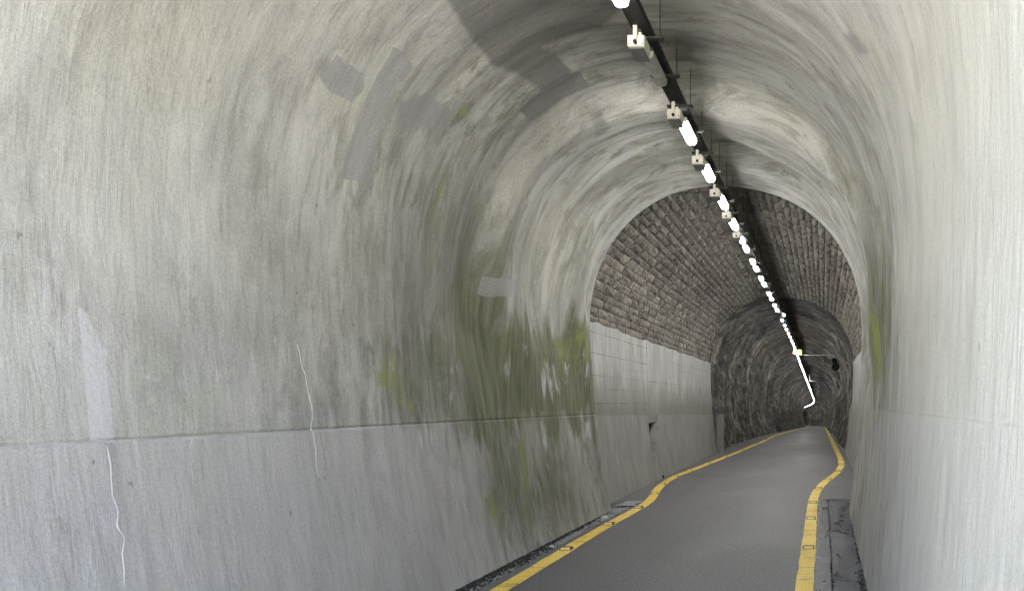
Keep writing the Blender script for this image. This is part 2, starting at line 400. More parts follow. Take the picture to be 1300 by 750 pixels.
pour = (Tg < np.interp(2.31, raw[2][:60], raw[0][:60])) & (Tg > uL); disp = disp + np.where(pour, .004, 0)
disp -= .10 * np.clip((Dg - (D1 - .14)) / .14, 0, 1) ** 2.5         # rounded lip at the inner end
P = np.stack([Xg + NXg * disp, Dg, Zg + NZg * disp], -1)

# ---- stains, and some light and shade put into colour, where they sit
ys = np.maximum(Dg, 1.2); PX, PY = photo(Xg, ys, Zg); vis = (Dg > 1.3).astype(float)
wx = (fbm(Tg * 2, Dg * 3, 4) - .5) * 40; wy = (fbm(Tg * 2 + 50, Dg * 3, 4) - .5) * 50
drip = (vnoise(Dg * 16, Tg * .8) - .5) * 60 + (vnoise(Dg * 45, Tg * 1.5) - .5) * 36
def blob(cx_, cy_, rx, ry, rot=0, soft=.6, warp=1):
    c, s = math.cos(math.radians(rot)), math.sin(math.radians(rot)); dx = PX + wx * warp - cx_; dy = PY + wy * warp - cy_
    a = (dx * c + dy * s) / rx; b = (-dx * s + dy * c) / ry
    return (1 - sstep(1 - soft, 1, np.sqrt(a * a + b * b))) * vis
def poly(pts, soft=3, warp=.15, dr_=False):
    px = PX + wx * warp; py = PY + wy * warp + (drip if dr_ else 0); n = len(pts); ins = np.zeros(px.shape, bool); dist = np.full(px.shape, 1e9)
    for i in range(n):
        (ax, ay), (bx, by) = pts[i], pts[(i + 1) % n]
        cond = ((ay > py) != (by > py)) & (px < (bx - ax) * (py - ay) / (by - ay + 1e-9) + ax); ins ^= cond
        vx, vy = bx - ax, by - ay; q = np.clip(((px - ax) * vx + (py - ay) * vy) / (vx * vx + vy * vy), 0, 1)
        dist = np.minimum(dist, np.hypot(px - ax - q * vx, py - ay - q * vy))
    sd = np.where(ins, dist, -dist); return sstep(-soft, soft, sd) * vis
green = np.zeros_like(PX); dark = green.copy(); light = green.copy(); blue = green.copy(); yel = green.copy(); lich = green.copy()
def put(A, B, s=1): np.maximum(A, B * s, out=A)
left = PX < VX
put(green, blob(600, 420, 75, 260, 4, .98), .8); put(green, poly([(575, 405), (780, 415), (775, 535), (585, 545)], 30, .8, True), 1.2); put(green, poly([(465, 410), (600, 430), (590, 540), (505, 545)], 30, .8, True), .62)
put(green, poly([(600, 520), (690, 520), (735, 640), (640, 700), (612, 640)], 30, .4, True), .66)
put(green, blob(650, 620, 32, 120, -8, .8), .6)
put(green, blob(560, 280, 60, 190, 12, .9), .45); put(green, blob(645, 150, 60, 150, 42, .9), .42)
put(green, blob(705, 640, 70, 90, 0, .8), .42); put(green, blob(1116, 390, 40, 210, 0, .95), .8); put(dark, blob(1110, 360, 40, 260, 0, .95), .5); put(green, blob(735, 300, 30, 130, 15, .9), .45)
put(green, blob(1085, 215, 30, 150, -20, .8), .45)
put(lich, blob(498, 480, 32, 70, -10, .9), .75); put(lich, blob(720, 440, 50, 50, 0, .9), .7); put(lich, blob(520, 520, 30, 18, 0, .9), .8)
put(lich, blob(664, 600, 10, 110, -4, .8, .3), .75); put(lich, blob(622, 640, 10, 90, -4, .9, .3), .62); put(lich, blob(1110, 430, 18, 110, 0, .9), .8)
put(lich, blob(690, 240, 40, 25, -50, .9), .35); put(lich, blob(560, 260, 12, 120, 8, .9), .38); put(lich, blob(745, 320, 16, 60, 20, .9), .5)
# soot and damp, with the wall's shaded bands put into the colour
put(dark, poly([(555, -20), (600, 50), (625, 82), (660, 98), (700, 118), (735, 108), (712, 76), (690, 62), (760, 35), (830, -20)], 3, .12), .95)
put(dark, blob(855, 90, 90, 190, -28, .95), .28); put(dark, blob(945, 225, 90, 22, 8, .9), .30)
put(dark, blob(600, 400, 60, 280, 3, .98), .75); put(dark, blob(540, 380, 110, 220, 8, .95), .62); put(dark, blob(880, 120, 190, 120, 20, .95), .24); put(dark, blob(690, 190, 90, 150, 40, .95), .35); put(dark, blob(560, 500, 70, 60, 0, .9), .35)  # long bands at the wall's crease: stain plus shade put into the colour
put(dark, blob(600, 590, 26, 150, -5, .8), .36); put(dark, blob(690, 620, 130, 130, -30, .95), .55); put(dark, poly([(735, 530), (772, 526), (785, 650), (760, 655)], 10, .2), .45)
put(dark, blob(650, 200, 30, 190, 38, .9), .40); put(dark, blob(720, 200, 20, 150, 50, .9), .22); put(dark, blob(1095, 180, 40, 190, -22, .9), .25)
put(dark, blob(250, 420, 190, 70, 8, .95), .16); put(dark, blob(420, 90, 36, 24, 30, .6), .5); put(dark, blob(60, 90, 60, 100, 20, .9), .10)
put(dark, poly([(662, 146), (690, 120), (738, 112), (700, 148), (676, 158)], 3, .1), .8); put(dark, poly([(508, 130), (540, 122), (573, 138), (560, 158), (530, 160), (512, 172)], 4, .3), .6)
put(dark, poly([(860, 72), (880, 70), (882, 92), (862, 96)], 5, .3), .7); put(dark, poly([(1072, 40), (1085, 44), (1100, 70), (1090, 72)], 4, .3), .7)
put(dark, poly([(742, 140), (758, 132), (772, 150), (750, 166)], 4, .3), .6)
# lime bloom and limewash
put(light, poly([(95, 385), (112, 400), (134, 448), (144, 562), (113, 562)], 3, .08), 1.0); put(blue, poly([(95, 385), (112, 400), (134, 448), (144, 562), (113, 562)], 3, .08), 1.0); put(light, blob(60, 400, 60, 60, 20, .9), .45)
for bx_, by_, rx_, ry_ in ((610, 590, 12, 110), (690, 560, 10, 80), (500, 470, 8, 50), (540, 560, 20, 60), (655, 440, 8, 60), (720, 470, 10, 50), (60, 345, 40, 16), (275, 478, 70, 14), (190, 482, 30, 14), (345, 436, 34, 14), (578, 505, 26, 34), (570, 470, 26, 16), (640, 470, 12, 40), (700, 480, 30, 60), (740, 470, 14, 50), (390, 500, 10, 70)):
    put(light, blob(bx_, by_, rx_, ry_, -8, .9, .5), .56)
put(light, poly([(20, 330), (90, 350), (110, 400), (180, 470), (340, 425), (400, 432), (460, 440), (460, 475), (340, 490), (180, 505), (60, 480), (15, 470)], 30, .9), .42)
put(light, blob(745, 545, 8, 25, 0, .7, .3), .7); put(light, blob(750, 590, 5, 20, 0, .7, .3), .5); put(light, blob(690, 210, 12, 100, 35, .9), .35)
put(light, blob(1215, 360, 24, 130, 8, .9), .60); put(light, blob(1145, 420, 14, 110, 4, .9), .40); put(light, blob(1060, 130, 40, 110, -35, .9), .42); put(light, blob(1000, 70, 80, 30, 30, .9), .34)
put(light, blob(1240, 620, 70, 130, 0, .95), .35); put(light, blob(740, 290, 22, 130, 18, .9), .38)
put(blue, (Zg < np.where(left, 1.463, 1.57)) * np.where(left, 1, .6) * sstep(10, 7, Dg) * vis, .85); put(blue, blob(110, 480, 60, 120, 0, .9), .85)
put(blue, blob(600, 520, 40, 180, -3, .9), .6); put(blue, blob(630, 365, 20, 14, 0, .5, .2), .7); put(blue, blob(665, 210, 50, 50, 0, .9), .3)
put(yel, blob(230, 60, 200, 90, 0, .95), .30); put(yel, blob(460, 130, 100, 100, 0, .95), .35); put(yel, blob(960, 100, 140, 110, 20, .95), .45); put(yel, blob(700, 330, 60, 160, 10, .95), .45)
pg_ = np.zeros_like(PX); pd_ = pg_.copy()
put(pg_, poly([(503, 60), (526, 84), (505, 110), (486, 160), (468, 237), (432, 224), (445, 180), (458, 140), (478, 98)], 1.5, .03))
put(pg_, poly([(402, 96), (408, 84), (424, 64), (440, 76), (464, 92), (458, 118), (444, 128), (420, 118)], 4, .5)); put(pg_, poly([(505, 150), (518, 130), (540, 122), (573, 136), (562, 160), (542, 158), (528, 172), (508, 166)], 3, .5))
put(pg_, poly([(614, 352), (612, 376), (640, 376), (642, 354)], 2, .05)); put(pg_, poly([(645, 354), (643, 374), (652, 374), (654, 356)], 2, .05))
put(pd_, poly([(663, 148), (677, 158), (752, 116), (738, 103)], 1.5, .05)); put(pd_, poly([(682, 126), (706, 134), (728, 92), (706, 74), (690, 96)], 2, .1))

put(yel, sstep(1120, 1190, PX) * vis, .8)  # near right wall made paler: daylight put into the colour
uvg = np.stack([Tg, Dg], -1)

lining = empty('concrete_tunnel_lining')
tag(lining, 'pale grey sprayed concrete tunnel lining, streaked green and white, nearest the camera', 'tunnel lining')
vault = grid_mesh('vault', P, uvg, {'stain_shade': np.stack([green, dark, light], -1), 'stain_daylight': np.stack([blue, yel, lich], -1), 'repair': np.stack([pg_, pd_, pd_ * 0], -1)}, True, MAT['lining'], lining)
# body of the lining behind the face: end ring, outer shell and mouth ring
bm = bmesh.new()
def shell(bm, prof_in, prof_out, y0, y1):
    n = len(prof_in); A = [[bm.verts.new((x, y, z)) for x, z in pr] for y, pr in ((y0, prof_in), (y0, prof_out), (y1, prof_out), (y1, prof_in))]
    for a, b in ((0, 1), (1, 2), (2, 3)):
        for i in range(n - 1): bm.faces.new((A[a][i], A[a][i + 1], A[b][i + 1], A[b][i]))
px_, pz_, *_ = profile(CX, 1.74, 2.05, 2.62, 4.91, 2.25, 60, wr=1.88)
inn = [(x + nx * -.10, z + nz * -.10) for x, z, nx, nz in zip(px_, pz_, *normals(px_, pz_))]
out = [(x + nx * -.75, z + nz * -.75) for x, z, nx, nz in zip(px_, pz_, *normals(px_, pz_))]
shell(bm, inn, out, Y0 + .001, D1 + .001); obj('outer_ring', bm, MAT['patch_grey'], lining, True)

def on_wall(px, py, lift=0.0):
    """photo pixel -> (u, d, point) on the sprayed lining"""
    X, Z, T = X1, Z1, T1
    a = math.atan2(py - VY, px - VX); ang = np.arctan2(-(Z - EYE), X)
    df = np.abs((ang - a + math.pi) % (2 * math.pi) - math.pi); i = int(df.argmin())
    r = math.hypot(px - VX, py - VY); d = F * math.hypot(X[i], Z[i] - EYE) / r
    return T[i], d
def wall_point(t, d, lift):
    x = np.interp(t, T1, X1); z = np.interp(t, T1, Z1); nx = np.interp(t, T1, NX); nz = np.interp(t, T1, NZ)
    s = lining_disp(np.array([t]), np.array([d]), np.array([z]))[0] * (sstep(D1 + .02, D1 - .8, np.array(d)) * .75 + .25)
    if t < uL - .006 or t > uR + .006: s += .008
    elif t < 2.35: s += .004
    return Vector((x + nx * (s + lift), d, z + nz * (s + lift)))
def seam(pts, w, mat, name='calcite_seam', lift=.004, zig=.006):
    q = []
    for (a, b) in zip(pts[:-1], pts[1:]):
        ta, da = on_wall(*a); tb, db = on_wall(*b); n = max(2, int(math.hypot(b[0] - a[0], b[1] - a[1]) / 3))
        for i in range(n): q.append((ta + (tb - ta) * i / n, da + (db - da) * i / n))
    bm = bmesh.new(); prev = None
    for i, (t, d) in enumerate(q):
        d += (float(vnoise(t * 14, 3.3)) - .5) * zig * 6; ww = w * (.35 + 1.1 * float(vnoise(t * 20, 8.1))) * min(1, (len(q) - i) / 12)
        cur = [bm.verts.new(wall_point(t, d - ww, -.003)), bm.verts.new(wall_point(t, d, lift + .3 * ww)), bm.verts.new(wall_point(t, d + ww, -.003))]
        if prev:
            bm.faces.new((prev[0], prev[1], cur[1], cur[0])); bm.faces.new((prev[1], prev[2], cur[2], cur[1]))
        prev = cur
    return obj(name, bm, mat, lining, True)
seam([(130, 566), (134, 600), (143, 640), (151, 680), (156, 742)], .0018, MAT['calcite'])
seam([(378, 440), (388, 480), (394, 520), (397, 560), (404, 610)], .0015, MAT['calcite'])
# scratched chalk strokes at chest height on the lower wall
for a, b in (((238, 637), (248, 637)), ((243, 637), (243, 650)), ((236, 650), (250, 652)), ((240, 650), (240, 664)), ((248, 638), (250, 670)), ((237, 664), (251, 668)), ((242, 664), (243, 678))):
    seam([a, b], .0018, MAT['calcite'], 'chalk_mark', .001, .001)

# ================================================================== SECTION 2: stone vault over concrete side walls
CX2 = -1.37; D2 = 26.0
P2 = (CX2, 2.12, 2.36, 2.75, 5.06, 2.25)
x2, z2, t2, L2, raw2 = profile(*P2, 400)
n2x, n2z = normals(x2, z2)
ZTOP = 2.92
uTL = float(np.interp(ZTOP, z2[:150], t2[:150])); uTR = L2 - uTL
def p2(t, d, lift=0.):
    return Vector((float(np.interp(t, t2, x2) + np.interp(t, t2, n2x) * lift), d, float(np.interp(t, t2, z2) + np.interp(t, t2, n2z) * lift)))
stone_lining = empty('stone_tunnel_lining', (0, 0, 0))
tag(stone_lining, 'dark stone block vault of the second tunnel stretch, beyond the concrete lining', 'tunnel lining')
tt = np.linspace(uTL - .15, uTR + .15, 90); yy = np.linspace(D1 + .02, D2, 30)
g = np.array([[p2(t, y, -.032) for t in tt] for y in yy]); grid_mesh('mortar_backing', g, None, None, True, MAT['joint'], stone_lining)
def block_mesh(seed):
    r = random.Random(seed); bm = bmesh.new()
    n = 3; vs = {}
    for i in range(n + 1):
        for j in range(n + 1):
            e = i in (0, n) or j in (0, n)
            x = i / n - .5 + (0 if i in (0, n) else r.uniform(-.08, .08)); y = j / n - .5 + (0 if j in (0, n) else r.uniform(-.08, .08))
            x += r.uniform(-.02, .02) if e else 0; y += r.uniform(-.02, .02) if e else 0
            vs[i, j] = bm.verts.new((x, y, (.0 if not e else -.022) + r.uniform(-.011, .012)))
    for i in range(n):
        for j in range(n): bm.faces.new((vs[i, j], vs[i + 1, j], vs[i + 1, j + 1], vs[i, j + 1]))
    ring = [(i, 0) for i in range(n)] + [(n, j) for j in range(n)] + [(n - i, n) for i in range(n)] + [(0, n - j) for j in range(n)]
    low = {q: bm.verts.new((vs[q].co.x, vs[q].co.y, -.09)) for q in ring}
    for a, b in zip(ring, ring[1:] + ring[:1]): bm.faces.new((vs[b], vs[a], low[a], low[b]))
    me = bpy.data.meshes.new('stone_block'); bm.to_mesh(me); bm.free(); me.materials.append(MAT['stone']); return me
variants = [block_mesh(i) for i in range(12)]
blocks = []; t = uTL + .01; r = random.Random(3)
while t < uTR:
    h = r.uniform(.115, .17)
    if t + h > uTR: h = uTR - t
    if h < .08: break
    y = D1 + .03 - r.uniform(0, .4)
    while y < D2 - .02:
        l = r.uniform(.38, .74); a, b = max(y, D1 + .02), min(y + l, D2)
        if b - a > .1: blocks.append((t + h / 2, (a + b) / 2, h - .011, b - a - .013, r.randrange(12), r.uniform(-.007, .009)))
        y += l
    t += h
def pxsize(b):
    p = p2(b[0], b[1]); q = p2(b[0] + b[2], b[1]); s = math.hypot(q.x - p.x, q.z - p.z) / b[1]
    rad = math.hypot(p.x, p.z - EYE) / b[1]
    hidden = rad > math.hypot(*[float(v) for v in (0, 0)]) + 1e9
    return s * rad * b[3] / b[1]
def seen(b):      # not behind the end of the sprayed lining
    p = p2(b[0], b[1]); k_ = D1 / b[1]; X, Z = p.x * k_, EYE + (p.z - EYE) * k_
    a = abs(X - CX); zz = max(Z, 2.62)
    return (a / 2.08) ** 2.25 + ((zz - 2.62) / 2.32) ** 2.25 < 1
vis_b = sorted([b for b in blocks if seen(b)], key=pxsize, reverse=True); top = set(id(b) for b in vis_b[:300])
def block_matrix(b):
    p = p2(b[0], b[1], b[5]); N = Vector((float(np.interp(b[0], t2, n2x)), 0, float(np.interp(b[0], t2, n2z)))).normalized()
    Yv = Vector((0, 1, 0)); Tv = Yv.cross(N)
    m = Matrix.Identity(4)
    for i in range(3): m[i][0] = Tv[i] * b[2]; m[i][1] = Yv[i] * b[3]; m[i][2] = N[i]; m[i][3] = p[i]
    return m
bm = bmesh.new()
for b in blocks:
    if id(b) in top:
        o = bpy.data.objects.new('stone_block', variants[b[4]]); COL.objects.link(o); o.parent = stone_lining; o.matrix_local = block_matrix(b)
    else:
        n0 = len(bm.verts); f0 = len(bm.faces)
        bm.from_mesh(variants[b[4]]); bm.verts.ensure_lookup_table(); mm = block_matrix(b)
        for v in bm.verts[n0:]: v.co = mm @ v.co
o = obj('stone_blockwork', bm, MAT['stone'], stone_lining); o['kind'] = 'stuff'

def dado(d): return 1.43 + (1.23 - 1.43) * (d - 13) / 13
def strip(ts, ds, lift, name, mat, parent, flip=True, noise=.006):
    """ts(d) -> (low u, high u); closed slab face with its side edges returned into the wall"""
    nu, nd = 20, len(ds); G = np.zeros((nd + 2, nu + 2, 3)); U = np.zeros((nd + 2, nu + 2, 2))
    for i in range(nd + 2):
        for j in range(nu + 2):
            d = ds[min(max(i - 1, 0), nd - 1)]; b = min(max((j - 1) / (nu - 1), 0), 1); lo, hi = ts(d, b) ; t = lo + (hi - lo) * b
            edge = i in (0, nd + 1) or j in (0, nu + 1)
            dd2 = d if not callable(getattr(ds, 'x', None)) else d
            G[i, j] = p2(t, dd2, -.12 if edge else lift + noise * (float(fbm(t * 2, d * 1.5, 3)) - .5)); U[i, j] = (t, d)
    return grid_mesh(name, G, U, None, flip, mat, parent, smooth=False)
uz = lambda z: float(np.interp(z, z2[:150], t2[:150]))
for side in (-1, 1):
    wl_ = empty('concrete_side_wall')
    tag(wl_, 'left grey concrete side wall below the stone blocks, split by a dark slanting gap' if side < 0 else 'right pale concrete side wall below the stone blocks, mostly hidden', 'wall')
    f = (lambda u: u) if side < 0 else (lambda u: L2 - u)
    ds = np.linspace(D1 + .02, D2, 60)
    edge_n = lambda d: .05 * (float(vnoise(d * 3, 2)) - .5)
    # board marked face, cast in lifts: each lift a strip of its own, with a thin recessed joint between
    if side < 0:
        levels = [1.2, 1.62, 1.86, 2.08, 2.26, 2.44, 2.62, 2.78, 3.0]
        bays = [D1 + .02, 15.4, 16.6, 20.4, D2]; rr = random.Random(5); all_levels = levels
        for bi in range(len(bays) - 1):
            levels = [all_levels[0]] + [l_ for l_ in all_levels[1:-1] if rr.random() < (.95 if bi < 2 else .45)] + [all_levels[-1]]
            dsb = np.linspace(bays[bi] + .001, bays[bi + 1] - .001, 9); gap0 = [rr.uniform(.0015, .010) for _ in all_levels]; lf = rr.uniform(0, .008)
            for li in range(len(levels) - 1):
                a, b_ = levels[li], levels[li + 1]; last = li == len(levels) - 2
                strip(lambda d, bb, a=a, b_=b_, last=last, li=li: (uz(a) + gap0[li] * float(vnoise(d * 2.0, li)) , (uTL + .02 + edge_n(d)) if last else uz(b_)),
                      dsb, .004 + lf + rr.uniform(0, .004), 'cast_panel', MAT['wall_upper'], wl_, True)
        bk = np.array([[p2(f(uz(z)), y, -.02) for z in np.linspace(0, ZTOP, 14)] for y in ds]); bk[:, :7, 0] -= .2; grid_mesh('wall_core', bk, np.array([[(uz(z), y) for z in np.linspace(0, ZTOP, 14)] for y in ds]), None, True, MAT['joint'], wl_)
        # plinth slabs with a wedge-shaped gap
        for j, (a, b_) in enumerate(((D1 + .02, 16.3), (16.35, D2 - .25))):
            nu, nd = 16, 30; G = np.zeros((nd + 2, nu + 2, 3)); U = np.zeros((nd + 2, nu + 2, 2))
            for i in range(nd + 2):
                for q in range(nu + 2):
                    c_ = min(max((i - 1) / (nd - 1), 0), 1); s = min(max((q - 1) / (nu - 1), 0), 1)
                    aa = a + ((.95 * s ** 1.3) if j else 0); bb = b_ - (.1 * (1 - s) if j == 0 else 0)
                    d = aa + (bb - aa) * c_; z = -.05 + (dado(d) + .05) * s; e = i in (0, nd + 1) or q in (0, nu + 1)
                    G[i, q] = p2(uz(max(z, 0)), d, -.10 if e else .045 + .008 * (float(fbm(d, z * 2, 3)) - .5)); G[i, q, 2] = z if not (e and q == nu + 1) else G[i, q, 2]; U[i, q] = (z, d)
            grid_mesh('plinth_slab', G, U, None, True, MAT['wall_lower'], wl_, smooth=False)
        bm = bmesh.new(); box(bm, -3.50, -3.28, D2 - .2, D2 + .1, -.05, 1.24); bevel(bm, .02); obj('end_post', bm, MAT['wall_lower'], wl_)
    else:
        G = np.array([[p2(L2 - uz(z), y, .01 * (float(fbm(y, z * 3, 3)) - .5)) for z in np.linspace(0, ZTOP + .05, 24)] for y in ds])
        grid_mesh('cast_panel', G, np.array([[(uz(z) + .4, y) for z in np.linspace(0, ZTOP + .05, 24)] for y in ds]), None, False, MAT['wall_upper'], wl_)
        G = np.array([[p2(L2 - uz(z), y, .04) for z in np.linspace(0, 1.35, 14)] for y in ds]); grid_mesh('plinth_slab', G, np.array([[(z, y) for z in np.linspace(0, 1.35, 14)] for y in ds]), None, False, MAT['wall_lower'], wl_)

# ================================================================== SECTION 3: bare rock tunnel
dr = [D2 + .012]
while dr[-1] < 262: dr.append(dr[-1] + max(.13, .00016 * dr[-1] ** 2))
dr = np.array(dr); NT = 230
rows = []
for d in dr:
    wb = np.interp(d, [26, 45], [2.05, 1.72]); wm = np.interp(d, [26, 32, 50], [2.42, 2.25, 2.12])
    x, z, t_, L_, _ = profile(0, wb, wm, 2.5, 4.95, 2.1, NT); rows.append((x, z))
Xr = np.array([a for a, b in rows]); Zr = np.array([b for a, b in rows]); Tr = np.linspace(0, 13.0, NT)[None, :].repeat(len(dr), 0); Dr = dr[:, None].repeat(NT, 1)
dx = np.gradient(Xr, axis=1); dz = np.gradient(Zr, axis=1); ll = np.hypot(dx, dz); nx, nz = dz / ll, -dx / ll
LD = 11 * np.log(Dr)
f1 = fbm(Tr * .5, LD * .35, 5); f2 = np.abs(fbm(Tr * 1.3 + 9, LD * 1.6, 5) - .5) * 2; f3 = fbm(Tr * 4.0, LD * 4.5, 4)
ringn = fbm(LD * .5 + .5 * vnoise(Tr * .6, LD * .5), Tr * .12, 3); ringn2 = np.abs(fbm(LD * 1.5 + .9 * vnoise(Tr * .8, LD), Tr * .16 + 7, 3) - .5) * 2
dsp = (f1 - .5) * .16 - f2 * .10 + (f3 - .5) * .09 + (ringn - .5) * .62 - ringn2 * .20 + .02
base = sstep(.9, 0, Zr); dsp = dsp + base * .12 * fbm(Dr * 1.3, Tr * 3, 3)
dsp = np.minimum(dsp + .06, .22 + .1 * sstep(60, 120, Dr)); dsp -= .10
qq = sstep(D2 + 1.6, D2 + .3, Dr); dsp = dsp * (1 - qq) - .42 * qq; dsp[0] = -.65
cxr = np.where(Dr < 36, -1.37, -1.37 + .1 * sstep(36, 50, Dr)) + bend(Dr)
Pr = np.stack([Xr + cxr + nx * dsp, Dr, Zr + nz * dsp - drop(Dr)], -1)
# far end closes where the bend takes it out of sight
rock = grid_mesh('rock_tunnel', Pr, np.stack([Tr, Dr], -1), None, True, MAT['rock'], None, smooth=True); rock['kind'] = 'structure'
# rough rock reveal between the stone vault and the bare rock
bm = bmesh.new(); n = 80; A = []
pin = [p2(t, D2 + .01, .0) for t in np.linspace(0, L2, n)]; pou = [p2(t, D2 + .01, -.7) for t in np.linspace(0, L2, n)]
A = [[bm.verts.new(v) for v in pin], [bm.verts.new(v) for v in pou]]
for i in range(n - 1): bm.faces.new((A[0][i], A[0][i + 1], A[1][i + 1], A[1][i]))
o = obj('vault_end_ring', bm, MAT['stone'], stone_lining)

# ================================================================== floor
ry = np.unique(np.concatenate([np.linspace(-40, 0, 30), np.linspace(0, 14, 120), np.array([12.78, 12.8, 13.38, 13.4]), np.linspace(14, 60, 120), np.linspace(60, 262, 160)]))
rx = np.unique(np.concatenate([np.linspace(-4.6, 1.8, 50), [-3.05, -3.03, .06, .08]]))
RX, RY = np.meshgrid(rx, ry)
rz = (fbm(RX * .6, RY * .4, 3) - .5) * .018 - drop(RY)
rz = rz - np.where((RX >= .08) & (RY <= 13.38), .055, 0) - np.where((RX <= -3.05) & (RY <= 12.78), .05, 0)
def road_z(x, y): return float((fbm(x * .6, y * .4, 3) - .5) * .018 - drop(y))
road = grid_mesh('road', np.stack([RX + bend(RY), RY, rz], -1), None, None, False, MAT['asphalt']); road['kind'] = 'structure'

def floor_strip(name, f_lo, f_hi, ys_, lift, mat, parent=None, nx_=6, rag=0., bump_=0.):
    G = np.zeros((len(ys_), nx_, 3))
    for i, y in enumerate(ys_):
        lo = f_lo(y) + rag * (float(fbm(y * 4, 3, 3)) - .5); hi = f_hi(y) + rag * (float(fbm(y * 4, 9, 3)) - .5)
        for j in range(nx_):
            x = lo + (hi - lo) * j / (nx_ - 1); G[i, j] = (x + float(bend(y)), y, road_z(x, y) + lift + bump_ * (float(fbm(x * 8, y * 5, 3)) - .5))
    return grid_mesh(name, G, None, None, False, mat, parent)
LY = [(-40, -2.83), (7.17, -2.83), (9.4, -2.88), (11, -2.88), (12.7, -2.86), (13.6, -2.93), (14.3, -3.06), (15.7, -3.22), (17.4, -3.28), (20.6, -3.10), (25.4, -2.82), (33, -2.52), (41, -2.48), (60, -2.5), (262, -2.5)]
RYL = [(-40, -.165), (7.17, -.165), (13.0, -.17), (14.2, -.14), (15.7, -.04), (17, .13), (18.3, .32), (20.6, .49), (23.6, .50), (30, .42), (41, .32), (262, .3)]
def smooth_line(pts):
    y = np.arange(-40, 262, .2); x = np.interp(y, [p[0] for p in pts], [p[1] for p in pts]); kk = np.ones(7) / 7
    xs = np.convolve(np.pad(x, 3, 'edge'), kk, 'valid'); return lambda q: float(np.interp(q, y, xs))
lf, rf = smooth_line(LY), smooth_line(RYL)
yl = np.concatenate([np.arange(-40, 0, 1.), np.arange(0, 45, .12), np.arange(45, 262, 1.)])
for fn, lab in ((lf, 'left yellow edge line'), (rf, 'right yellow edge line')):
    o = floor_strip('edge_line', lambda y: fn(y) - .08, lambda y: fn(y) + .08, yl, .006, MAT['yellow'], road, 4, .018); o['label'] = lab
gl = np.arange(-3, 12.7, .1)
o = floor_strip('left_gutter', lambda y: -3.30, lambda y: -3.055, gl, -.016, MAT['gutter'], None, 8, .03, .008); o['kind'] = 'structure'
o = floor_strip('right_gutter', lambda y: .085, lambda y: .60, np.arange(-3, 13.3, .1), -.018, MAT['channel'], None, 8, .02, .004); o['kind'] = 'structure'
o = floor_strip('gutter_edge', lambda y: rf(y) + .095, lambda y: .077, np.arange(-3, 13.1, .1), .008, MAT['channel'], None, 5, .012); o['kind'] = 'structure'
# thin screed of pale silt where each gutter ends
o = floor_strip('silt_patch', lambda y: -3.35 + .1 * (y - 12.3), lambda y: -2.98 - .05 * (y - 12.3), np.arange(12.5, 13.2, .08), .004, MAT['gutter'], None, 6, .12); o['kind'] = 'structure'
o = floor_strip('silt_patch', lambda y: .12, lambda y: .42, np.arange(13.42, 13.7, .05), .002, MAT['asphalt'], None, 6, .12); o['kind'] = 'structure'

# wet crumbs and leaf litter at the foot of the walls
def crumbs(name, spots, mat, label):
    bm = bmesh.new(); r = random.Random(9)
    for x, y, z, s in spots:
        p = [bm.verts.new((x + s * r.uniform(.5, 1) * math.cos(a) * 1.3, y + s * r.uniform(.5, 1) * math.sin(a) * 1.6, z - .004 + r.uniform(0, .2) * s)) for a in [k_ * 1.2566 + r.uniform(-.3, .3) for k_ in range(5)]]
        c = bm.verts.new((x, y, z + s * r.uniform(.35, .9)))
        for i in range(5): bm.faces.new((p[i], p[(i + 1) % 5], c))
    o = obj(name, bm, mat); tag(o, label, 'debris', None, 'stuff'); return o
sp = []
r = random.Random(4)
for i in range(1700):
    y = r.uniform(5.5, 11.6); dens = .5 + .5 * math.sin(y * 2.1) if y > 9 else 1
    if r.random() > dens + .2: continue
    wdt = .13 if y < 9 else .05
    sp.append((-3.235 + abs(r.gauss(0, wdt * .6)), y, road_z(-3.2, y) - .02 + r.uniform(0, .02), r.uniform(.006, .022)))
crumbs('leaf_litter', sp, MAT['debris'], 'dark wet litter heaped along the foot of the left wall')
sp = [(.40 - abs(r.gauss(0, .015)) - (.05 if y < 7.8 else 0) * r.random(), y, -.022, r.uniform(.005, .018)) for y in [r.choice((r.uniform(6.5, 7.9), r.uniform(8.2, 9.3), r.uniform(9.8, 10.8))) for _ in range(500)]]
crumbs('leaf_litter', sp, MAT['debris'], 'dark litter in clumps along the foot of the right wall')
sp = [(.07 + r.gauss(0, .012), r.uniform(6.5, 13.4), -.03 + r.uniform(0, .02), r.uniform(.004, .014)) for _ in range(700)]
crumbs('asphalt_crumbs', sp, MAT['debris'], 'broken asphalt crumbs along the right gutter edge')
sp = [(-3.04 + r.gauss(0, .02), r.uniform(6.5, 12.8), -.02 + r.uniform(0, .015), r.uniform(.004, .012)) for _ in range(500)]
crumbs('asphalt_crumbs', sp, MAT['debris'], 'broken asphalt crumbs along the left gutter edge')
def pebble(name, loc, s, mat, label, seed):
    bm = bmesh.new(); bmesh.ops.create_icosphere(bm, subdivisions=2, radius=1); r = random.Random(seed)
    for v in bm.verts:
        k_ = 1 + r.uniform(-.16, .16); v.co = Vector((v.co.x * s[0] * k_, v.co.y * s[1] * k_, max(v.co.z, -.5) * s[2] * k_ + s[2] * .5))
    o = obj(name, bm, mat); o.location = loc; return tag(o, label, 'stone')
pebble('stone', (-3.13, 11.25, -.02), (.05, .05, .035), MAT['pale_stone'], 'larger white stone lying at the foot of the left wall, just before the ring', 1)
pebble('stone', (-3.12, 9.05, -.02), (.022, .05, .02), MAT['pale_stone'], 'small white flake of stone at the foot of the left wall, nearer the camera', 2)
pebble('stone', (-3.52 + .02, 17.0, 0), (.07, .08, .06), MAT['black'], 'black lump at the foot of the slanting gap in the left plinth', 3)

